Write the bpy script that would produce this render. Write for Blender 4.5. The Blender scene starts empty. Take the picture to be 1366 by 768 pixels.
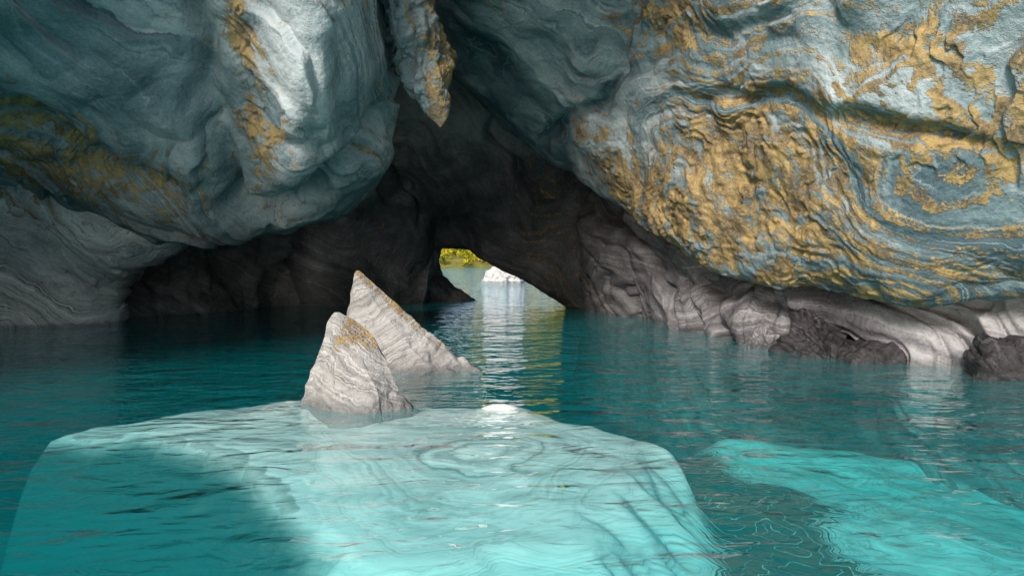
import bpy, math, numpy as np
from mathutils import Vector
rng=np.random.default_rng(7)
scene=bpy.context.scene
# ---------------------------------------------------------------- noise
def _h(ix,iy,iz,seed):
    with np.errstate(over='ignore'):
        h=(ix.astype(np.uint32)*np.uint32(374761393)+iy.astype(np.uint32)*np.uint32(668265263)+iz.astype(np.uint32)*np.uint32(2246822519)+np.uint32(seed*3266489+17))
        h=(h^(h>>np.uint32(13)))*np.uint32(1274126177)
        h=(h^(h>>np.uint32(15)))*np.uint32(2246822519)
        h=h^(h>>np.uint32(16))
    return h.astype(np.float64)/2147483648.0-1.0
def vn(p,seed=0):
    f=np.floor(p); t=p-f; i=f.astype(np.int64)
    t=t*t*t*(t*(t*6-15)+10)
    x,y,z=i[...,0],i[...,1],i[...,2]; tx,ty,tz=t[...,0],t[...,1],t[...,2]
    def L(a,b,w): return a+(b-a)*w
    c=[[[_h(x+a,y+b,z+d,seed) for d in (0,1)] for b in (0,1)] for a in (0,1)]
    return L(L(L(c[0][0][0],c[1][0][0],tx),L(c[0][1][0],c[1][1][0],tx),ty),L(L(c[0][0][1],c[1][0][1],tx),L(c[0][1][1],c[1][1][1],tx),ty),tz)
ROT=np.array([[0.36,0.48,-0.8],[-0.8,0.6,0.0],[0.48,0.64,0.6]])
def fbm(p,o=4,seed=0,g=0.5):
    s=0;a=1;n=0;q=np.array(p,float)
    for k in range(o):
        s=s+a*vn(q,seed+k); n+=a; a*=g; q=(q@ROT.T)*2.03+5.1
    return s/n*1.5
def ridged(p,o=4,seed=0):
    s=0;a=1;n=0;q=np.array(p,float)
    for k in range(o):
        s=s+a*(1-np.abs(vn(q,seed+k))*2); n+=a; a*=.5; q=(q@ROT.T)*2.03+3.3
    return s/n
def ss(a,b,x):
    t=np.clip((x-a)/(b-a),0,1); return t*t*(3-2*t)
# ---------------------------------------------------------------- mesh helpers
def cr(P,n,axis=0):
    P=np.moveaxis(P,axis,0); m=P.shape[0]
    t=np.linspace(0,m-1,n); i=np.minimum(np.floor(t).astype(int),m-2); f=(t-i)
    f=f.reshape((-1,)+(1,)*(P.ndim-1))
    E=np.concatenate([(2*P[0]-P[1])[None],P,(2*P[-1]-P[-2])[None]],0)
    a,b,c,d=E[i],E[i+1],E[i+2],E[i+3]
    out=.5*((2*b)+(-a+c)*f+(2*a-5*b+4*c-d)*f*f+(-a+3*b-3*c+d)*f**3)
    return np.moveaxis(out,0,axis)
def normals(G,wrap=False):
    du=np.gradient(G,axis=0); dv=np.gradient(G,axis=1)
    n=np.cross(du,dv); return n/(np.linalg.norm(n,axis=-1,keepdims=True)+1e-9)
def grid_mesh(name,G,mat,attrs={},wrap=False,smooth=True):
    a,b=G.shape[:2]; V=G.reshape(-1,3)
    I=np.arange(a*b).reshape(a,b)
    if wrap: I=np.concatenate([I,I[:,:1]],1)
    F=np.stack([I[:-1,:-1],I[1:,:-1],I[1:,1:],I[:-1,1:]],-1).reshape(-1,4)
    me=bpy.data.meshes.new(name)
    me.vertices.add(len(V)); me.vertices.foreach_set("co",V.astype(np.float32).ravel())
    me.loops.add(F.size); me.loops.foreach_set("vertex_index",F.astype(np.int32).ravel())
    me.polygons.add(len(F)); me.polygons.foreach_set("loop_start",np.arange(0,F.size,4,dtype=np.int32))
    me.polygons.foreach_set("loop_total",np.full(len(F),4,dtype=np.int32))
    me.update(calc_edges=True); me.validate()
    me.polygons.foreach_set("use_smooth",np.full(len(me.polygons),smooth))
    for k,v in attrs.items():
        at=me.attributes.new(k,'FLOAT','POINT'); at.data.foreach_set("value",np.asarray(v,np.float32).ravel())
    me.materials.append(mat)
    ob=bpy.data.objects.new(name,me); scene.collection.objects.link(ob); return ob
def strata(p,kind=0):
    w=fbm(p*0.34,2,40)*1.05+fbm(p*0.95,3,50)*0.20
    d=np.array([[0.5,0.12,0.85],[0.75,0.2,0.55],[0.5,0.3,0.75]][kind])
    return p@d+w
def rock_disp(G,N,s,amp=1.0,flake=None,folds=1.0,extra=None,ledge=0.):
    big=fbm(G*0.5+3,2,1)*0.26
    med=fbm(G*1.2,3,11,.45)*0.07
    r=ridged(G*np.array([1.0,1.0,0.75])*0.55+9,3,21); rd=np.clip(r-0.25,0,1)*0.24*folds
    st=vn(np.stack([s*3.6,G[...,0]*.3,G[...,1]*.3],-1),33)*0.045+vn(np.stack([s*9,G[...,0]*.6,G[...,1]*.6],-1),34)*0.010
    fine=fbm(G*5,4,61)*0.013
    D=(big+med-rd)*amp+st+fine
    if ledge:
        q=s*1.7+fbm(G*.9+2,3,44)*.45; fr=q-np.floor(q)
        D=D+ledge*ss(-.25,.35,fbm(G*.6+8,2,46))*(np.where(fr<.90,fr/.90,(1-fr)/.10)-.4)
    if extra is not None: D=D+extra
    if flake is not None:
        q=s*5.5+fbm(G*2.0,4,71)*1.4
        fr=q-np.floor(q)
        D=D+flake*(0.08*np.where(fr<.86,fr/.86,(1-fr)/.14)-0.02+fbm(G*9,3,81)*0.022)
    return G+N*D[...,None]
# ---------------------------------------------------------------- materials
def newmat(n):
    m=bpy.data.materials.new(n); m.use_nodes=True; nt=m.node_tree; nt.nodes.clear(); return m,nt
class NB:
    def __init__(s,nt): s.nt=nt; s.l=nt.links
    def n(s,t,**k):
        x=s.nt.nodes.new(t)
        for a,b in k.items(): setattr(x,a,b)
        return x
    def inp(s,node,key,v):
        i=node.inputs[key]
        if isinstance(v,bpy.types.NodeSocket): s.l.new(v,i)
        else: i.default_value=v
    def math(s,op,a,b=0.0,c=None,clamp=False):
        x=s.n('ShaderNodeMath',operation=op,use_clamp=clamp); s.inp(x,0,a); s.inp(x,1,b)
        if c is not None: s.inp(x,2,c)
        return x.outputs[0]
    def noise(s,vec,scale,detail=5,rough=.55,dist=0,w=None):
        x=s.n('ShaderNodeTexNoise')
        if w is not None: x.noise_dimensions='1D' if vec is None else '4D'; s.inp(x,'W',w)
        if vec is not None: s.inp(x,'Vector',vec)
        s.inp(x,'Scale',scale); s.inp(x,'Detail',detail); s.inp(x,'Roughness',rough); s.inp(x,'Distortion',dist)
        return x.outputs['Fac']
    def mapr(s,v,a,b,c=0.,d=1.,smooth=True):
        x=s.n('ShaderNodeMapRange',interpolation_type='SMOOTHSTEP' if smooth else 'LINEAR')
        s.inp(x,'Value',v); s.inp(x,'From Min',a); s.inp(x,'From Max',b); s.inp(x,'To Min',c); s.inp(x,'To Max',d); return x.outputs[0]
    def mix(s,f,a,b,mode='MIX'):
        x=s.n('ShaderNodeMix',data_type='RGBA',blend_type=mode)
        s.inp(x,0,f); s.inp(x,6,a if isinstance(a,bpy.types.NodeSocket) else (*a,1)); s.inp(x,7,b if isinstance(b,bpy.types.NodeSocket) else (*b,1)); return x.outputs[2]
    def ramp(s,f,stops):
        x=s.n('ShaderNodeValToRGB'); e=x.color_ramp.elements
        while len(e)<len(stops): e.new(.5)
        for i,(p,c) in enumerate(stops): e[i].position=p; e[i].color=(*c,1)
        s.inp(x,0,f); return x.outputs[0]
    def attr(s,n): return s.n('ShaderNodeAttribute',attribute_name=n).outputs['Fac']
    def bump(s,h,st,d,nrm=None):
        x=s.n('ShaderNodeBump'); s.inp(x,'Strength',st); s.inp(x,'Distance',d); s.inp(x,'Height',h)
        if nrm is not None: s.inp(x,'Normal',nrm)
        return x.outputs[0]
def rock_material(name,c_dark,c_mid,c_pale,gold=(.40,.26,.09),brown=(.14,.09,.045),stripe=.5,rough=.8,dimple=.6,sfreq=2.6,line=.4,bump=.7):
    m,nt=newmat(name); b=NB(nt)
    geo=b.n('ShaderNodeNewGeometry'); pos=geo.outputs['Position']
    st=b.attr('strata'); go=b.attr('gold'); dk=b.attr('dark'); pl=b.attr('pale')
    n1=b.noise(pos,.8,4,.65,.4); n2=b.noise(pos,4.0,4,.65,.3); n3=b.noise(pos,26,3,.7)
    sw=b.math('ADD',st,b.math('MULTIPLY',b.math('SUBTRACT',n2,.5),.22))
    s1=b.noise(None,1,3,.6,0,w=b.math('MULTIPLY',sw,sfreq))
    s3=b.noise(None,1,3,.6,0,w=b.math('MULTIPLY',sw,sfreq*2.3))
    s2=b.noise(None,1,2,.6,0,w=b.math('MULTIPLY',sw,sfreq*6.5))
    msk=b.mapr(b.noise(pos,.9,2,.6),.42,.60)
    t=b.math('ADD',b.math('MULTIPLY',n1,.85-stripe*.5),b.math('MULTIPLY',s1,stripe))
    t=b.math('ADD',t,b.math('MULTIPLY',b.math('MULTIPLY',b.math('SUBTRACT',s3,.5),stripe*.8),msk))
    t=b.math('ADD',t,b.math('MULTIPLY',b.math('SUBTRACT',n3,.5),.28))
    t=b.math('ADD',t,b.math('MULTIPLY',pl,.35))
    base=b.ramp(t,[(.34,c_dark),(.55,c_mid),(.74,c_pale),(.95,tuple(min(.8,x*1.35) for x in c_pale))])
    fl=b.mapr(s2,.34,.5,1.,0.); base=b.mix(b.math('MULTIPLY',b.math('MULTIPLY',fl,msk),line),base,tuple(x*.5 for x in c_dark))
    fw=b.mapr(s2,.56,.72); base=b.mix(b.math('MULTIPLY',b.math('MULTIPLY',fw,msk),line*.9),base,tuple(min(.75,x*1.25) for x in c_pale))
    g=b.math('ADD',go,b.math('MULTIPLY',b.math('SUBTRACT',s3,.5),1.8))
    g=b.math('ADD',g,b.math('MULTIPLY',b.math('SUBTRACT',n2,.5),1.7))
    g=b.math('ADD',g,b.math('MULTIPLY',b.math('SUBTRACT',n3,.5),1.1))
    gm=b.mapr(g,.42,.72)
    gc=b.mix(b.mapr(b.noise(pos,2.6,3,.7),.35,.60),brown,gold)
    gc=b.mix(b.math('MULTIPLY',b.mapr(n3,.45,.7),.5),gc,(.54,.39,.17))
    gc=b.mix(b.math('MULTIPLY',b.mapr(s2,.5,.35),.35),gc,(.10,.065,.035))
    col=b.mix(b.math('MULTIPLY',gm,.9),base,gc)
    col=b.mix(b.math('MULTIPLY',dk,.85,clamp=True),col,(.018,.017,.016))  # dark mask puts shade of clefts and undersides into the colour
    z=b.n('ShaderNodeSeparateXYZ'); b.inp(z,0,pos)
    wz=b.math('ADD',z.outputs[2],b.math('MULTIPLY',b.math('SUBTRACT',n2,.5),.12))
    wet=b.mapr(wz,.03,.14,1.,0.)
    col=b.mix(b.math('MULTIPLY',wet,.5),col,(.04,.045,.045))
    vo=b.n('ShaderNodeTexVoronoi',feature='SMOOTH_F1'); b.inp(vo,'Vector',pos); b.inp(vo,'Scale',13.)
    h=b.math('MULTIPLY',vo.outputs['Distance'],-dimple)
    h=b.math('ADD',h,b.math('MULTIPLY',n3,.6)); h=b.math('ADD',h,b.math('MULTIPLY',s2,.15))
    h=b.math('ADD',h,b.math('MULTIPLY',b.noise(pos,75,2,.7),.3))
    h=b.math('ADD',h,b.math('MULTIPLY',gm,.4))
    bm=b.bump(h,bump,.045)
    p=b.n('ShaderNodeBsdfPrincipled'); b.inp(p,'Base Color',col); b.inp(p,'Roughness',b.mapr(wet,0,1,rough,.22)); b.inp(p,'Normal',bm)
    p.inputs['Specular IOR Level'].default_value=.15
    o=b.n('ShaderNodeOutputMaterial'); nt.links.new(p.outputs[0],o.inputs[0]); return m
M_blue=rock_material('bounce_tinted_marble',(.07,.112,.132),(.185,.25,.272),(.40,.44,.455))  # blue-teal light bounced off the water is mixed into these greys
M_grey=rock_material('grey_marble',(.06,.055,.062),(.16,.15,.16),(.35,.335,.34),gold=(.28,.20,.09),sfreq=4,line=.35)
M_dark=rock_material('shadowed_marble',(.028,.031,.035),(.075,.078,.082),(.17,.18,.185),gold=(.17,.12,.055),sfreq=3.5,stripe=.3,line=.15,bump=.9)  # darker marble copy, with cave shade put into its colours
M_spire=rock_material('pale_marble',(.19,.175,.17),(.34,.32,.31),(.51,.49,.48),gold=(.34,.21,.06),brown=(.18,.10,.035),stripe=.4,dimple=.25,sfreq=8,line=.5,bump=.7)
M_bould=rock_material('dark_wet_stone',(.022,.02,.022),(.055,.05,.054),(.14,.13,.135),stripe=.3,rough=.45,sfreq=5)
# ---------------------------------------------------------------- cave
cave=bpy.data.objects.new('marble_cave',None); scene.collection.objects.link(cave)
def sheet(name,cols,nc,nr,mat,amp=1.,kind=0,afn=None,folds=1.,side=1,exfn=None,ledge=0.):
    P=np.array(cols,float)
    G=cr(cr(P,nc,0),nr,1)
    N=normals(G)
    C=np.array([0,6,1.2]); sgn=np.sign(np.sum((C-G)*N)); N=N*sgn*side
    cc,rr=np.meshgrid(np.linspace(0,P.shape[0]-1,nc),np.linspace(0,P.shape[1]-1,nr),indexing='ij')
    s=strata(G,kind)
    at=afn(cc,rr,G,s) if afn else {}
    for k in ('gold','dark','pale'): at.setdefault(k,np.zeros(cc.shape))
    G2=rock_disp(G,N,s,amp,np.clip(at['gold'],0,1)*ss(.25,.75,at['gold']),folds,exfn(cc,rr,G) if exfn else None,ledge)
    at['strata']=strata(G2,kind)
    ob=grid_mesh(name,G2,mat,at); ob.parent=cave; return ob
def col(tuck,lip,mid,up,brow,cl): return [tuck,lip,mid,up,brow,cl]
T=9.4
R=[
 col((-2.2,19,7.0),(-2.2,16.5,6.6),(-2.2,15,6.8),(-2,13,7.0),(-1.9,10,8),(-1.9,9.5,T)),
 col((-1.3,18.5,6.2),(-1.46,16,5.9),(-1.24,14,6.0),(-.86,12.2,6.4),(-.6,10,7.7),(-.6,9,T)),
 col((1.0,18.5,4.6),(.67,16.5,4.2),(1.1,13.8,4.9),(1.0,12.4,6.1),(.9,10.2,7.7),(.9,9,T)),
 col((2.2,17.3,3.7),(1.82,15.5,3.29),(2.35,12.8,4.38),(2.13,11.6,5.9),(1.8,9.3,7.7),(1.8,8,T)),
 col((3.3,15.6,2.7),(2.72,14,2.19),(3.06,11.3,3.67),(2.74,10,5.29),(2.4,8,7.2),(2.3,7,T)),
 col((4.7,13,1.8),(4.0,11.5,1.25),(3.87,9.6,3.13),(3.45,8.8,4.83),(3.1,6.8,6.8),(3.0,6,T)),
 col((5.3,11.7,1.6),(4.67,10.2,1.08),(4.46,8.7,2.88),(4.0,8,4.53),(3.7,6.2,6.5),(3.6,5.4,T)),
 col((6.0,10.7,1.4),(5.22,9.2,.92),(4.98,8,2.73),(4.6,7.4,4.3),(4.3,5.6,6.3),(4.2,4.8,T)),
 col((7.0,9.5,1.4),(6.15,8.2,.95),(5.67,7.2,2.57),(5.2,6.6,4.0),(4.9,4.9,6.0),(4.9,4.2,T)),
 col((8.0,8,1.5),(7.04,7,.98),(6.3,6,2.6),(5.9,5.5,4.0),(5.6,4,6.0),(5.6,3.4,T)),
 col((8.8,5.5,1.6),(7.8,5,1.2),(7.0,4.4,2.8),(6.6,4,4.2),(6.4,3,6.2),(6.4,2.6,T)),
 col((11,3,1.6),(10,3,1.2),(9.5,3,2.8),(9.3,2.8,4.2),(9,2.2,6.2),(9,2,T)),
]
def aR(c,r,G,s):
    n=fbm(G*.5+7,3,91)
    g=ss(.1,.9,r)*(1-ss(1.9,2.8,r)*.85)*ss(3.0,4.4,c)*.58+ss(5.5,7,c)*ss(.8,1.1,r)*(1-ss(2,2.5,r))*.10
    g=g+np.exp(-((c-3.6)/.85)**2-((r-2.9)/.30)**2)*.75
    g=g+np.exp(-((c-6.9)/.6)**2-((r-2.75)/.14)**2)*.55
    g=g+ss(1.8,3.0,c)*(1-ss(4,5,c))*np.exp(-((r-1.2)/.5)**2)*.4
    g=g+ss(6.2,7.6,c)*ss(1.8,2.4,r)*(1-ss(3,3.6,r))*.15
    g=g+n*.32
    return dict(gold=g,pale=np.clip(ss(7,9,c)*ss(1.5,2.5,r)*.3+n*.35,-.35,.6),dark=(1-ss(.4,1.9,c))*.6+(1-ss(3,4.5,c))*(1-ss(1,1.8,r))*.4)  # dark paints shade into the cleft and the lip near the arch
def exR(c,r,G):
    w=fbm(G*.7,3,56)*.3
    return -.30*np.exp(-((c-2.5-.5*(r-2)+w)/.16)**2)*ss(1,1.5,r)-.20*np.exp(-((r-2.35+.08*c-.3+w*.6)/.09)**2)*ss(3.4,4.4,c)*(1-ss(7,8,c))
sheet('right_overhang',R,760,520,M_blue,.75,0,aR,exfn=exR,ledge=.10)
L=[
 col((-13,1,2.4),(-12,0,1.5),(-11,0,2.8),(-10,0,4.2),(-9.5,-.5,6),(-9.5,-.6,T)),
 col((-11.5,6,1.8),(-10.2,5,1.2),(-8.6,4.2,2.8),(-7.6,3.6,4.2),(-7.2,2.5,6.1),(-7.2,2,T)),
 col((-11.5,12,2.9),(-9.7,10,2.5),(-7.2,7.6,3.3),(-5.9,6.8,4.3),(-5.5,5,6.3),(-5.5,4.2,T)),
 col((-10,14,3.3),(-9,12,2.95),(-6.75,9,3.82),(-5.7,8,4.75),(-4.8,5.8,6.6),(-4.8,5,T)),
 col((-8.7,15,3.0),(-8,12.7,2.55),(-6.1,10,3.62),(-5.2,8.7,4.9),(-4.4,6.4,6.8),(-4.4,5.6,T)),
 col((-7.2,15,2.5),(-6.57,12.8,2.02),(-5.25,10.7,3.25),(-4.5,9.2,4.95),(-3.8,6.8,6.9),(-3.8,6,T)),
 col((-5.4,14.8,2.3),(-5.0,13.0,1.95),(-4.2,10.8,3.10),(-3.6,9.1,4.9),(-3.1,6.9,7),(-3.1,6.3,T)),
 col((-4.2,15.0,2.5),(-3.9,13.2,2.15),(-2.9,9.5,3.35),(-2.67,8.5,5),(-2.5,7.1,7),(-2.5,6.6,T)),
 col((-3.4,15,2.9),(-3.0,13.1,2.55),(-2.3,9.8,3.6),(-2.15,9,5.1),(-2,7.6,7.1),(-2,7,T)),
 col((-2.8,14.3,3.8),(-2.4,12.8,3.36),(-1.9,10.6,4.47),(-1.8,9.8,5.4),(-1.6,8.6,7.2),(-1.6,8,T)),
 col((-3,15,4.6),(-2.5,13.5,4.2),(-2.44,12.8,5.4),(-2.1,11.5,6.2),(-1.6,10,7.4),(-1.4,9,T)),
]
def aL(c,r,G,s):
    n=fbm(G*.55+17,3,91)
    g=np.exp(-((c-6.1-.25*(2.5-r))/.30)**2)*ss(1.4,2.0,r)*(1-ss(3.6,4,r))*.66
    g=g+np.exp(-((c-3.6)/2.4)**2-((r-1.55)/.45)**2)*.78
    g=g+np.exp(-((c-8.6)/.35)**2)*.25+n*.28+.04
    d=(1-ss(.8,1.6,r))*.75*ss(3.5,5.5,c)+np.exp(-((c-2.5)/2.4)**2-((r-1.15)/.30)**2)*.4+ss(9.0,10,c)*.5  # underside of the lip darkened in colour, in place of shade
    return dict(gold=g,dark=np.clip(d,0,1),pale=n*.4+.28+np.exp(-((c-7.0)/.9)**2)*ss(2,2.5,r)*.05)  # constant lift in pale stands in for light on the left ceiling
def exL(c,r,G):
    w=fbm(G*.8,3,55)*.25
    e=-.42*np.exp(-((c-5.45-.35*(2.4-r)+w)/.20)**2)*ss(1.0,1.6,r)*(1-ss(3.4,4,r))
    e=e-.50*np.exp(-((r-1.48+w*.6)/.12)**2)*ss(5.3,6.2,c)*(1-ss(8.6,9.4,c))
    e=e-.32*np.exp(-((r-1.75+.1*c-.3+w*.5)/.09)**2)*(1-ss(4.6,5.4,c))
    return e
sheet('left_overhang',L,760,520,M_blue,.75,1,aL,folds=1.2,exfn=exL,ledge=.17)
def mc(ex,ey,ez,x2,x3):
    return [(ex,ey+3.2,ez+.5),(ex,ey,ez),(x2*.5+ex*.5,ey-.7,max(ez+.7,1.2)),(x2,20,3.3),(x3,18,5.0),(x3,16,6.3),(x3,12,7.6)]
Mm=[mc(-9.0,23,-.8,-9.2,-9.2),mc(-7.3,22.2,-.8,-7.4,-7.0),mc(-5.4,21,-.8,-5.55,-5.2),mc(-3.94,22,-.8,-4.24,-4.2),mc(-3.0,23,-.8,-3.14,-3.4),mc(-2.68,23,1.3,-2.7,-2.8),mc(-2.5,23,1.88,-2.37,-2.4),
 mc(-1.59,23,1.90,-1.6,-1.6),mc(-.94,22.5,1.52,-.72,-.65),mc(.10,22,1.0,.37,.53),mc(.76,21.5,.58,1.25,1.3),mc(1.43,21,.1,2.13,2.3),mc(1.96,20.5,-.3,3.0,3.3),mc(2.9,19.4,-.9,4.3,4.3)]
def exM(c,r,G):
    q=G[...,0]*.8+G[...,2]*.35+fbm(G*.6,2,15)*.6
    f=1-np.abs(vn(np.stack([q*1.1,G[...,2]*.2,G[...,1]*.2],-1),87))*2.4
    return (-np.clip(f,0,1)**2*.55+.1)*ss(2.2,3.2,r)
sheet('arch_wall',Mm,440,420,M_dark,.5,2,lambda c,r,G,s:dict(gold=ss(8,10,c)*.35+fbm(G*.6,3,5)*.2,pale=.6*ss(3,4.2,r),dark=(1-ss(1.,2.6,r))*.3),exfn=exM)  # dark paints arch passage shade; upper rock kept paler
W=[]
for (x,y,mx,my,mz,tx,ty,tz) in [(3.4,28,3.4,28,1,3.4,27,4),(2.8,23,2.8,23,1,2.6,22.4,3.5),(1.95,20.4,2.1,20,1.1,2.1,19,3.5),(3.2,17.1,3.1,16.6,1.2,2.8,16.3,3.3),(3.71,13.7,3.75,13.9,.9,3.6,14.2,2.6),(4.71,11.6,4.75,11.8,.7,4.6,12.3,2.1),(5.36,10.9,5.2,11,.5,5.2,11.5,1.9),(5.6,9.6,5.7,9.8,.5,5.8,10.4,1.7),(6.6,8.9,6.6,9,.4,6.7,9.5,1.7),(7.6,6.9,7.6,7,.6,7.8,7.5,2),(9.2,4,9.2,4,.8,9.2,4.4,2)]:
    W.append([(x-.1,y-.9,-2.6),(x-.05,y-.4,-1),(x,y,0),(mx,my,mz),(tx,ty,tz),(tx-.2,ty-.3,tz+1.4)])
def exW(c,r,G):
    q=G[...,0]*.75-G[...,1]*.75+G[...,2]*1.1+fbm(G*.7,2,15)*.8
    f=1-np.abs(vn(np.stack([q*.9,G[...,2]*.3,0*q],-1),77))*2.4
    f2=1-np.abs(vn(np.stack([q*2.1,G[...,2]*.6,0*q],-1),78))*2.4
    return -np.clip(f,0,1)**2*.55-np.clip(f2,0,1)**2*.18+.14
sheet('right_foot_wall',W,700,240,M_grey,.9,0,lambda c,r,G,s:dict(gold=fbm(G*.8,3,4)*.2-.05,pale=ss(6,7.5,c)*.5-.05,dark=(1-ss(2.4,4.0,c))*.65+np.exp(-((c-6)/.5)**2)*.5),folds=1.4,exfn=exW)  # dark puts shade into the colour towards the arch passage
Bc=[]
for x,y in [(-12,13),(-9.9,15.9),(-9.1,17.2),(-8.0,18.9),(-7.3,20.6),(-6,21.3),(-4.6,21.5),(-3.4,22.7),(-3.4,25),(-4.2,28)]:
    Bc.append([(x,y-.4,-3),(x,y,0),(x,y+.2,1.4),(x+.1,y-1.4,3.2),(x+.2,y-3.3,4.6),(x+.3,y-5,6.2)])
sheet('left_recess_wall',Bc,420,240,M_dark,1.2,1,lambda c,r,G,s:dict(dark=.35*ss(1.6,2.6,r),pale=.3+0*c,gold=fbm(G*.8,3,4)*.25),folds=2.6)  # shade below the left overhang is painted into the upper recess
F=[[(-14,9.8,-2.5),(-14,10,0),(-14,9.8,1),(-13.5,9,2),(-13,8.5,3.6)],
 [(-12.3,13,-2.5),(-12.5,13.2,0),(-12.4,13,1),(-12,12,2),(-11,11,3.8)],
 [(-10.7,14.2,-2.5),(-10.9,14.4,0),(-10.7,14.1,1),(-10,13.2,2),(-9.3,12.3,3.8)],
 [(-9.7,14.5,-2.5),(-9.9,14.7,0),(-9.6,14.3,1),(-8.5,13.6,2),(-8,12.8,3.6)],
 [(-9.0,15,-2.5),(-9.3,15.2,0),(-8.9,14.7,1),(-7.3,13.8,2),(-6.9,13.2,3.3)],
 [(-9.0,16,-2.5),(-9.2,16.2,0),(-8.8,15.6,1),(-7.0,14.6,2),(-6.5,14,3.4)],
 [(-9.8,17.5,-2.5),(-10,17.5,0),(-9.6,17,1),(-7.5,16,2),(-7,16,3.6)]]
M_foot=rock_material('banded_marble',(.15,.175,.19),(.36,.39,.405),(.62,.64,.64),gold=(.32,.22,.09),stripe=.75,sfreq=4,line=.7)  # raised paleness stands in for light from the left under the overhang
sheet('left_foot_wall',F,380,260,M_foot,.55,0,lambda c,r,G,s:dict(pale=np.full(c.shape,.15),gold=ss(2.6,3.6,r)*.5+fbm(G*.8,3,4)*.1,dark=ss(4.3,5.3,c)*.8),ledge=.10)
def plane_grid(o,u,v,nu,nv):
    a,b=np.meshgrid(np.linspace(0,1,nu),np.linspace(0,1,nv),indexing='ij')
    return np.array(o)+a[...,None]*np.array(u)+b[...,None]*np.array(v)
def shell(name,o,u,v):
    G=plane_grid(o,u,v,80,60); N=normals(G); G=G+N*(fbm(G*.4,4,3)*.3)[...,None]
    z=np.zeros(G.shape[:2]); ob=grid_mesh(name,G,M_dark,dict(gold=z,dark=z,pale=z,strata=strata(G,0))); ob.parent=cave
shell('outer_flank_a',(-13.5,-1,-4),(0,30,0),(0,0,12.8)); shell('outer_flank_b',(11,1,-4),(0,28,0),(0,0,12.8))  # unseen outer rock panels, added to block sky light behind the sheets
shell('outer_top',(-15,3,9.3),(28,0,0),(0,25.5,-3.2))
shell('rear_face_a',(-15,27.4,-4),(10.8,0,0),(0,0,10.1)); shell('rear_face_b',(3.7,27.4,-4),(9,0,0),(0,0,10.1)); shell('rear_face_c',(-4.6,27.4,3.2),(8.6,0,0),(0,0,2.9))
# ---------------------------------------------------------------- lofted stones
def stone(name,levels,mat,na=260,nz=260,amp=.05,kindv=(0.6,-.2,.75),gold=None,parent=None,rnd=.35,seed=0,groove=.3,pale=0.,dark=0.):
    zs=np.array([l[0] for l in levels],float); P=np.array([l[1] for l in levels],float)
    K=P.shape[1]
    t=np.linspace(0,len(zs)-1,nz)
    i=np.minimum(t.astype(int),len(zs)-2); f=t-i
    Z=zs[i]*(1-f)+zs[i+1]*f; Q=P[i]*(1-f)[:,None,None]+P[i+1]*f[:,None,None]
    a=np.linspace(0,K,na,endpoint=False); j=a.astype(int); g=a-j
    lin=Q[:,j%K]*(1-g)[None,:,None]+Q[:,(j+1)%K]*g[None,:,None]
    A,B,C,D=Q[:,(j-1)%K],Q[:,j%K],Q[:,(j+1)%K],Q[:,(j+2)%K]; g=g[None,:,None]
    bs=((1-g)**3*A+(3*g**3-6*g**2+4)*B+(-3*g**3+3*g**2+3*g+1)*C+g**3*D)/6
    XY=lin*(1-rnd)+bs*rnd
    G=np.concatenate([XY,np.broadcast_to(Z[:,None,None],XY.shape[:2]+(1,))],-1)
    N=normals(G); cen=G.mean(1,keepdims=True); N*=np.sign(np.sum((G-cen)*N))
    size=np.linalg.norm(XY-XY.mean(1,keepdims=True),axis=-1).mean(1)
    w=np.clip(size/(.5*size.max()+1e-6),.15,1)[:,None]
    s=G@np.array(kindv)+fbm(G*1.2+seed,2,40)*.10
    D=fbm(G*2.0+seed,3,5+seed)*amp*1.3+fbm(G*9,4,6)*amp*.28+vn(np.stack([s*13,G[...,0],G[...,1]],-1),8)*amp*groove-np.clip(ridged(G*1.8+seed,3,9)-.55,0,1)*amp*2.0
    G=G+N*(D*w)[...,None]
    z=np.zeros(G.shape[:2])
    at=dict(strata=s,gold=gold(G) if gold else z-.3,dark=z+dark,pale=z+pale)
    ob=grid_mesh(name,G,mat,at,wrap=True)
    if parent: ob.parent=parent
    return ob
g1=lambda G: .75*ss(.46,.66,G[...,2])*ss(-.05,.10,(G[...,0]+1.80)+(.80-G[...,2])*.35)-.15
stone('rock_spire',[
 (-1.3,[(-2.8,7.1),(-1.9,6.2),(-1.2,6.2),(-.5,6.8),(-1.5,7.9)]),
 (-.1,[(-2.24,7.05),(-1.8,6.66),(-1.25,6.60),(-1.0,6.85),(-1.5,7.45)]),
 (.18,[(-2.17,7.05),(-1.8,6.73),(-1.3,6.68),(-1.14,6.88),(-1.5,7.4)]),
 (.50,[(-2.04,7.07),(-1.8,6.86),(-1.50,6.83),(-1.27,6.95),(-1.55,7.3)]),
 (.70,[(-1.96,7.08),(-1.82,6.94),(-1.62,6.91),(-1.40,7.0),(-1.6,7.22)]),
 (.85,[(-1.91,7.09),(-1.84,7.02),(-1.76,7.0),(-1.60,7.07),(-1.70,7.18)]),
 (.91,[(-1.87,7.10),(-1.84,7.07),(-1.80,7.06),(-1.74,7.09),(-1.78,7.15)]),
 (.94,[(-1.84,7.10),(-1.83,7.09),(-1.82,7.09),(-1.80,7.1),(-1.82,7.12)])],M_spire,gold=g1,kindv=(.55,.2,.8),amp=.055,rnd=.12,groove=.3)
g2=lambda G: .8*ss(-.10,-.02,(G[...,0]+2.10)*.80+(G[...,2]-1.30)*.88-.02)*ss(.05,.5,G[...,2])-.2
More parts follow.
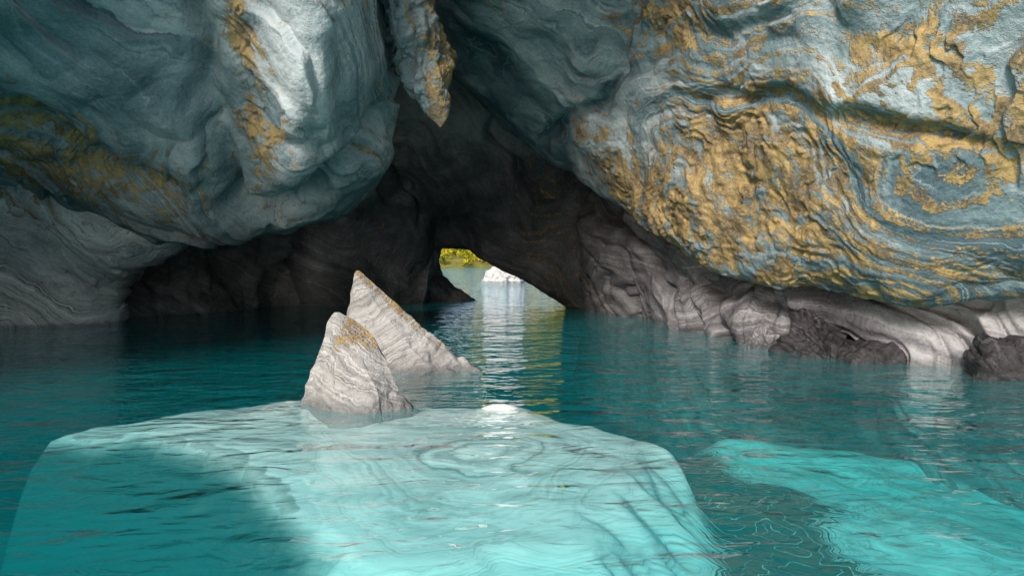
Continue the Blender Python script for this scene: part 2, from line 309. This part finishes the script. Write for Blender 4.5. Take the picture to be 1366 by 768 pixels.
stone('rock_spire',[
 (-1.5,[(-2.9,9.3),(-2.2,8.6),(-.9,8.6),(.1,9.1),(-1.5,10.2)]),
 (-.1,[(-2.36,9.3),(-2.1,8.98),(-.9,8.90),(-.34,9.2),(-1.5,9.8)]),
 (.20,[(-2.34,9.3),(-2.1,9.03),(-1.2,8.97),(-.69,9.22),(-1.55,9.72)]),
 (.55,[(-2.29,9.3),(-2.12,9.10),(-1.5,9.06),(-1.17,9.26),(-1.7,9.6)]),
 (.94,[(-2.21,9.3),(-2.12,9.19),(-1.85,9.16),(-1.62,9.28),(-1.9,9.47)]),
 (1.18,[(-2.17,9.3),(-2.12,9.25),(-2.03,9.24),(-1.89,9.3),(-2.02,9.38)]),
 (1.30,[(-2.15,9.3),(-2.12,9.28),(-2.10,9.27),(-2.03,9.3),(-2.09,9.33)])
 ,(1.34,[(-2.12,9.3),(-2.11,9.29),(-2.10,9.29),(-2.08,9.3),(-2.10,9.31)])],M_spire,gold=g2,kindv=(-.75,.2,.85),amp=.06,rnd=.12,seed=3,groove=.35)
stone('hanging_fin',[
 (3.62,[(-1.17,11,),(-1.16,10.98),(-1.14,11),(-1.15,11.03)]),
 (3.82,[(-1.35,11.05),(-1.2,10.9),(-1.04,11.0),(-1.15,11.2)]),
 (4.2,[(-1.75,11.1),(-1.35,10.75),(-1.00,11.0),(-1.25,11.5)]),
 (4.8,[(-2.2,11.2),(-1.55,10.5),(-.98,10.95),(-1.3,11.8)]),
 (5.6,[(-2.4,11.2),(-1.85,10.0),(-1.2,10.7),(-1.4,12)]),
 (8.0,[(-2.6,11.2),(-2.0,9.4),(-1.4,10.2),(-1.4,12.5)])],M_blue,amp=.17,gold=lambda G:.15+.55*ss(-1.7,-1.2,G[...,0])+0*G[...,0],parent=cave,kindv=(.95,.1,.15),rnd=.5,dark=.2,groove=.6)
stone('arch_foot',[
 (-1.5,[(-5,24.4),(-2.5,23.4),(-.3,24.4),(-2.5,25.6)]),
 (0.,[(-4.6,24.4),(-2.6,23.9),(-.95,24.6),(-2.6,25.4)]),
 (.42,[(-4.4,24.4),(-2.9,24.0),(-1.85,24.6),(-2.9,25.3)]),
 (.95,[(-4.2,24.4),(-3.2,24.1),(-2.4,24.6),(-3.1,25.2)]),
 (2.4,[(-4.0,24.4),(-3.4,24.1),(-2.75,24.6),(-3.3,25.2)])],M_dark,amp=.07,parent=cave)
def boulder(x,y,rx,ry,h,seed,mat=M_bould,amp=.16,name='boulder',rnd=.3):
    lv=[]
    for q,sc in [(-1.2,1.5),(-.1,1.08),(.35,.95),(.7,.72),(.92,.4),(1.0,.03)]:
        r=np.random.default_rng(seed); pts=[]
        for k in range(7):
            a=2*math.pi*k/7+r.uniform(-.25,.25); rr=sc*r.uniform(.8,1.15)
            pts.append((x+rx*rr*math.cos(a)+.3*rx*q,y+ry*rr*math.sin(a)+.15*q))
        lv.append((q*h,pts))
    return stone(name,lv,mat,na=160,nz=120,amp=amp,rnd=rnd,seed=seed)
boulder(5.15,10.2,.85,.5,.28,1); boulder(6.45,8.7,.75,.5,.50,2); boulder(4.9,11.1,.55,.4,.72,5); boulder(4.35,11.9,.45,.35,.35,7,M_grey)
# ---------------------------------------------------------------- lake bed
x,y=np.meshgrid(np.linspace(-16,13,700),np.linspace(-4,31,900),indexing='ij')
P3=np.stack([x,y,0*x],-1)
poly=np.array([(-5.0,7.05),(-4.6,7.45),(-3.6,7.7),(-2.4,7.95),(-1.2,7.5),(0,7.3),(.9,6.95),(1.35,6.4),(1.1,5.6),(.6,4.8),(-.8,4.3),(-1.8,4.9),(-2.6,5.7),(-3.6,6.5)])
def polysd(x,y,poly):
    d=np.full(x.shape,1e9); ins=np.zeros(x.shape,bool); n=len(poly)
    for i in range(n):
        a=poly[i];b=poly[(i+1)%n]; e=b-a
        t=np.clip(((x-a[0])*e[0]+(y-a[1])*e[1])/(e@e),0,1)
        d=np.minimum(d,np.hypot(x-a[0]-t*e[0],y-a[1]-t*e[1]))
        c=((a[1]>y)!=(b[1]>y))&(x<(b[0]-a[0])*(y-a[1])/(b[1]-a[1]+1e-12)+a[0]); ins^=c
    return np.where(ins,-d,d)
nz=fbm(P3*.7,3,13)
wob=fbm(P3*np.array([.9,2.6,1]),3,29)
wob2=fbm(P3*np.array([2.2,6.5,1])+4,3,39)
west=1-ss(-1.6,-.2,x+.6*(5.4-y))
sd=polysd(x,y,poly)+(wob*.16+wob2*.12)*(1-.55*west)
sd=sd+.16*west*(1-ss(6.6,7.2,y))
east=ss(-1.6,.6,x+.6*(5.4-y))
base=-2.3-1.9*ss(9.5,13,y)+nz*.25
shelf=-1.05-.14*np.clip(x-3.0,0,9)-1.8*ss(9.5,12.5,y)-.25*np.clip(5.0-y,0,9)+nz*.15
base=base*(1-east)+np.maximum(base,shelf)*east
def curve(x,y,pts):
    d=np.full(x.shape,1e9)
    for a,b in zip(pts[:-1],pts[1:]):
        a=np.array(a);b=np.array(b);e=b-a
        t=np.clip(((x-a[0])*e[0]+(y-a[1])*e[1])/(e@e),0,1); d=np.minimum(d,np.hypot(x-a[0]-t*e[0],y-a[1]-t*e[1]))
    return d
dr=curve(x,y,[(2.9,11.0),(3.25,10),(3.6,8.4),(3.6,7),(3.2,5.6),(2.9,4.8)])+wob*.35+wob2*.16
dd=curve(x,y,[(1.1,11),(1.75,10),(2.2,8.4),(2.45,7.0),(2.4,5.9),(2.1,5.0)])+wob*.30+wob2*.16
slab=-.08-.045*np.clip(7.3-y,0,9)-.17*np.clip(6.2-y,0,9)**1.2-.09*np.clip(-2.2-x,0,9)**1.1-.09*np.clip(x-.2,0,9)+nz*.03+wob*.02
slab+=.12*np.exp(-((x+.15)/.28)**2-((y-6.85)/.16)**2)+.10*np.exp(-((x+2.45)/.4)**2-((y-7.15)/.3)**2)
k=ss(-.15,.60,sd)
z=slab*(1-k)+np.minimum(base,slab-.1)*k
z+=.012*fbm(P3*4,3,3)
st=-sd*.8*(1-k)+k*(dd*.9+.4)+nz*.25+wob*.14+wob2*.07
z+=.012*vn(np.stack([st*8,x*.3,y*.3],-1),5)
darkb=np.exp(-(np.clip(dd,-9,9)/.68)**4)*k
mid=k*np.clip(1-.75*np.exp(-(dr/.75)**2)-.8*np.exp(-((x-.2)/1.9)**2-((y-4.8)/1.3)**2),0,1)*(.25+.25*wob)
wall=np.maximum(west*ss(-.22,.06,sd)*(1-.5*ss(.85,1,k)),ss(.04,.25,k)*ss(7.0,7.6,y)*(1-ss(.5,1.5,x))*(1-.3*ss(.85,1,k)))  # slab side facing the sun darkened in colour to offset its brightness
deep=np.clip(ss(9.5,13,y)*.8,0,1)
G=np.stack([x,y,z],-1)
def bed_mat():
    m,nt=newmat('submerged_marble'); b=NB(nt)
    pos=b.n('ShaderNodeNewGeometry').outputs['Position']
    s=b.attr('strata'); n=b.noise(pos,1.3,4,.6,.6); n2=b.noise(pos,9,3,.65)
    w=b.math('ADD',s,b.math('MULTIPLY',b.math('SUBTRACT',n,.5),.4))
    s1=b.noise(None,1,4,.6,0,w=b.math('MULTIPLY',w,4)); s2=b.noise(None,1,3,.6,0,w=b.math('MULTIPLY',w,14))
    t=b.math('ADD',b.math('MULTIPLY',s1,.6),b.math('MULTIPLY',n,.4)); t=b.math('ADD',t,b.math('MULTIPLY',b.math('SUBTRACT',s2,.5),.42))
    c=b.ramp(t,[(.32,(.30,.285,.27)),(.46,(.62,.60,.58)),(.62,(.82,.80,.78))])
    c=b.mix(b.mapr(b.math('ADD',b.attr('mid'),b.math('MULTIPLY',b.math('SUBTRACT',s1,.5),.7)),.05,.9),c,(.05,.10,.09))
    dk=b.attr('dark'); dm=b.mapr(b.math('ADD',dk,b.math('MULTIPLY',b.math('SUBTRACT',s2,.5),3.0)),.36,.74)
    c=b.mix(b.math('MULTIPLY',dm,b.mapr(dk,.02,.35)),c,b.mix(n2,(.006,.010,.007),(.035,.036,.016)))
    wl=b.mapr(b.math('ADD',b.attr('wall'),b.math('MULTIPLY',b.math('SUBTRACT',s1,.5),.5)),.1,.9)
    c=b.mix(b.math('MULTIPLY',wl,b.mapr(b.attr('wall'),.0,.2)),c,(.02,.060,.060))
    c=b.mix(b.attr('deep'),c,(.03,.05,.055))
    p=b.n('ShaderNodeBsdfPrincipled'); b.inp(p,'Base Color',c); b.inp(p,'Roughness',.9); b.inp(p,'Normal',b.bump(b.math('ADD',s2,n2),.15,.03))
    o=b.n('ShaderNodeOutputMaterial'); nt.links.new(p.outputs[0],o.inputs[0]); return m
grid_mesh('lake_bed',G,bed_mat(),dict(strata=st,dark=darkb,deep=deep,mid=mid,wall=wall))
def simple(name,c1,c2,sc,rough=.9):
    m,nt=newmat(name); b=NB(nt); pos=b.n('ShaderNodeNewGeometry').outputs['Position']
    n=b.noise(pos,sc,5,.65); c=b.mix(b.mapr(n,.35,.65),c1,c2)
    p=b.n('ShaderNodeBsdfPrincipled'); b.inp(p,'Base Color',c); b.inp(p,'Roughness',rough); b.inp(p,'Normal',b.bump(n,.6,.3))
    o=b.n('ShaderNodeOutputMaterial'); nt.links.new(p.outputs[0],o.inputs[0]); return m
grid_mesh('ground',plane_grid((-900,-900,-7.5),(1800,0,0),(0,1800,0),20,20),simple('silt',(.2,.25,.22),(.3,.33,.28),.1))
# ---------------------------------------------------------------- water (closed body)
m,nt=newmat('lake_water'); b=NB(nt)
geo=b.n('ShaderNodeNewGeometry'); pos=geo.outputs['Position']
def mp(sc,rot=0.):
    q=b.n('ShaderNodeMapping'); b.inp(q,'Vector',pos); q.inputs['Scale'].default_value=sc; q.inputs['Rotation'].default_value=(0,0,rot); return q.outputs[0]
w1=b.noise(mp((.8,1.3,1),.3),1.0,2,.5,.9); w2=b.noise(mp((2.0,3.6,1),-.2),1.3,2,.5,.8); w3=b.noise(mp((6,10,1),.15),1.5,1,.5,.3)
h=b.math('ADD',b.math('MULTIPLY',w1,1.1),b.math('MULTIPLY',w2,.38)); h=b.math('ADD',h,b.math('MULTIPLY',w3,.03))
nb=b.bump(h,1.0,.10)
lw=b.n('ShaderNodeLayerWeight'); b.inp(lw,'Blend',.5); b.inp(lw,'Normal',nb)
fr=b.math('ADD',b.math('MULTIPLY',b.math('POWER',lw.outputs['Facing'],5.),.98),.02,clamp=True)
tr=b.n('ShaderNodeBsdfTransparent'); b.inp(tr,'Color',(.99,1,1,1))
df=b.n('ShaderNodeBsdfDiffuse'); b.inp(df,'Color',(.0,.62,.68,1))
mx=b.n('ShaderNodeMixShader'); b.inp(mx,0,.18); nt.links.new(tr.outputs[0],mx.inputs[1]); nt.links.new(df.outputs[0],mx.inputs[2])
gl=b.n('ShaderNodeBsdfGlossy'); b.inp(gl,'Roughness',.03); b.inp(gl,'Normal',nb); b.inp(gl,'Color',(1,1,1,1))
m2=b.n('ShaderNodeMixShader'); nt.links.new(fr,m2.inputs[0]); nt.links.new(mx.outputs[0],m2.inputs[1]); nt.links.new(gl.outputs[0],m2.inputs[2])
va=b.n('ShaderNodeVolumeAbsorption'); b.inp(va,'Color',(0,.93,.94,1)); b.inp(va,'Density',.30)
o=b.n('ShaderNodeOutputMaterial'); nt.links.new(m2.outputs[0],o.inputs['Surface']); nt.links.new(va.outputs[0],o.inputs['Volume'])
me=bpy.data.meshes.new('water'); X0,X1,Y0,Y1,Z0,Z1=-800,800,-800,800,-7,0
vv=[(X0,Y0,Z0),(X1,Y0,Z0),(X1,Y1,Z0),(X0,Y1,Z0),(X0,Y0,Z1),(X1,Y0,Z1),(X1,Y1,Z1),(X0,Y1,Z1)]
me.from_pydata(vv,[],[(0,3,2,1),(4,5,6,7),(0,1,5,4),(1,2,6,5),(2,3,7,6),(3,0,4,7)]); me.materials.append(m)
wo=bpy.data.objects.new('water',me); scene.collection.objects.link(wo)
# ---------------------------------------------------------------- far shore
hx,hy=np.meshgrid(np.linspace(-160,160,220),np.linspace(100,330,120),indexing='ij')
H=np.stack([hx,hy,0*hx],-1); sh=112+fbm(H*.03,3,4)*6+.02*hx
hz=-7+ss(0,1,(hy-sh+12)/24)*8.5+np.clip(hy-sh,0,60)*.07+fbm(H*.06,4,7)*1.2*ss(-6,10,hy-sh)
Gh=np.stack([hx,hy,hz],-1)
grid_mesh('hill',Gh,simple('undergrowth',(.06,.08,.015),(.26,.21,.03),.25))
m,nt=newmat('leaves'); b=NB(nt); pos=b.n('ShaderNodeNewGeometry').outputs['Position']
c=b.ramp(b.noise(pos,.45,4,.6),[(.38,(.06,.10,.012)),(.5,(.38,.34,.02)),(.68,(.66,.48,.04))])
d1=b.n('ShaderNodeBsdfDiffuse'); b.inp(d1,'Color',c); d2=b.n('ShaderNodeBsdfTranslucent'); b.inp(d2,'Color',c)
mx=b.n('ShaderNodeMixShader'); b.inp(mx,0,.2); nt.links.new(d1.outputs[0],mx.inputs[1]); nt.links.new(d2.outputs[0],mx.inputs[2])
o=b.n('ShaderNodeOutputMaterial'); nt.links.new(mx.outputs[0],o.inputs[0]); M_leaf=m
idx=np.argwhere((hz>.2)&(hy<190)&(np.abs(hx)<70))
pts=Gh[idx[:,0],idx[:,1]]; nclump=1500
cl=pts[rng.integers(0,len(pts),nclump)]+rng.normal(0,.8,(nclump,3))*np.array([1,1,.2]); cs=rng.uniform(.7,2.0,nclump)
nl=34
d=rng.normal(0,1,(nclump,nl,3)); d/=np.linalg.norm(d,axis=-1,keepdims=True); d[...,2]=np.abs(d[...,2])*1.1
ctr=cl[:,None]+d*cs[:,None,None]*rng.uniform(.6,1.1,(nclump,nl,1)); ctr=ctr.reshape(-1,3)
a=rng.normal(0,1,ctr.shape); a/=np.linalg.norm(a,axis=-1,keepdims=True); bb=np.cross(a,rng.normal(0,1,ctr.shape)); bb/=np.linalg.norm(bb,axis=-1,keepdims=True)
sz=rng.uniform(.2,.42,(len(ctr),1))
V=np.stack([ctr-a*sz,ctr+bb*sz*.6,ctr+a*sz,ctr-bb*sz*.6],1).reshape(-1,3)
me=bpy.data.meshes.new('shrubbery'); me.from_pydata(V.tolist(),[],np.arange(len(V)).reshape(-1,4).tolist()); me.materials.append(M_leaf)
so=bpy.data.objects.new('shrubbery',me); scene.collection.objects.link(so)
boulder(-.75,44,1.6,1.3,1.3,11,rock_material('white_marble',(.45,.43,.41),(.62,.6,.58),(.78,.77,.75),stripe=.4),amp=.16,name='pale_boulder',rnd=.7)
# ---------------------------------------------------------------- light
el=math.radians(26); az=math.radians(202)
sv=Vector((math.sin(az)*math.cos(el),math.cos(az)*math.cos(el),math.sin(el)))
w=bpy.data.worlds.new("World"); scene.world=w; w.use_nodes=True; nt=w.node_tree
sk=nt.nodes.new('ShaderNodeTexSky'); sk.sky_type='NISHITA'; sk.sun_disc=False; sk.sun_elevation=el; sk.sun_rotation=az
bg=nt.nodes['Background']; bg.inputs[1].default_value=.15; nt.links.new(sk.outputs[0],bg.inputs[0])
sl=bpy.data.lights.new('sun','SUN'); sl.energy=5.0; sl.angle=math.radians(14); sl.color=(1,.95,.87)
so=bpy.data.objects.new('sun',sl); scene.collection.objects.link(so); so.rotation_euler=(-sv).to_track_quat('-Z','Y').to_euler()
cd=bpy.data.cameras.new('camera'); cd.lens=24; cd.sensor_width=36; cd.shift_y=-.0285; cd.clip_end=3000; cd.clip_start=.05
co=bpy.data.objects.new('camera',cd); scene.collection.objects.link(co); co.location=(0,0,1.5); co.rotation_euler=(math.pi/2,0,0); scene.camera=co
scene.view_settings.view_transform='Standard'; scene.view_settings.look='None'; scene.view_settings.exposure=0
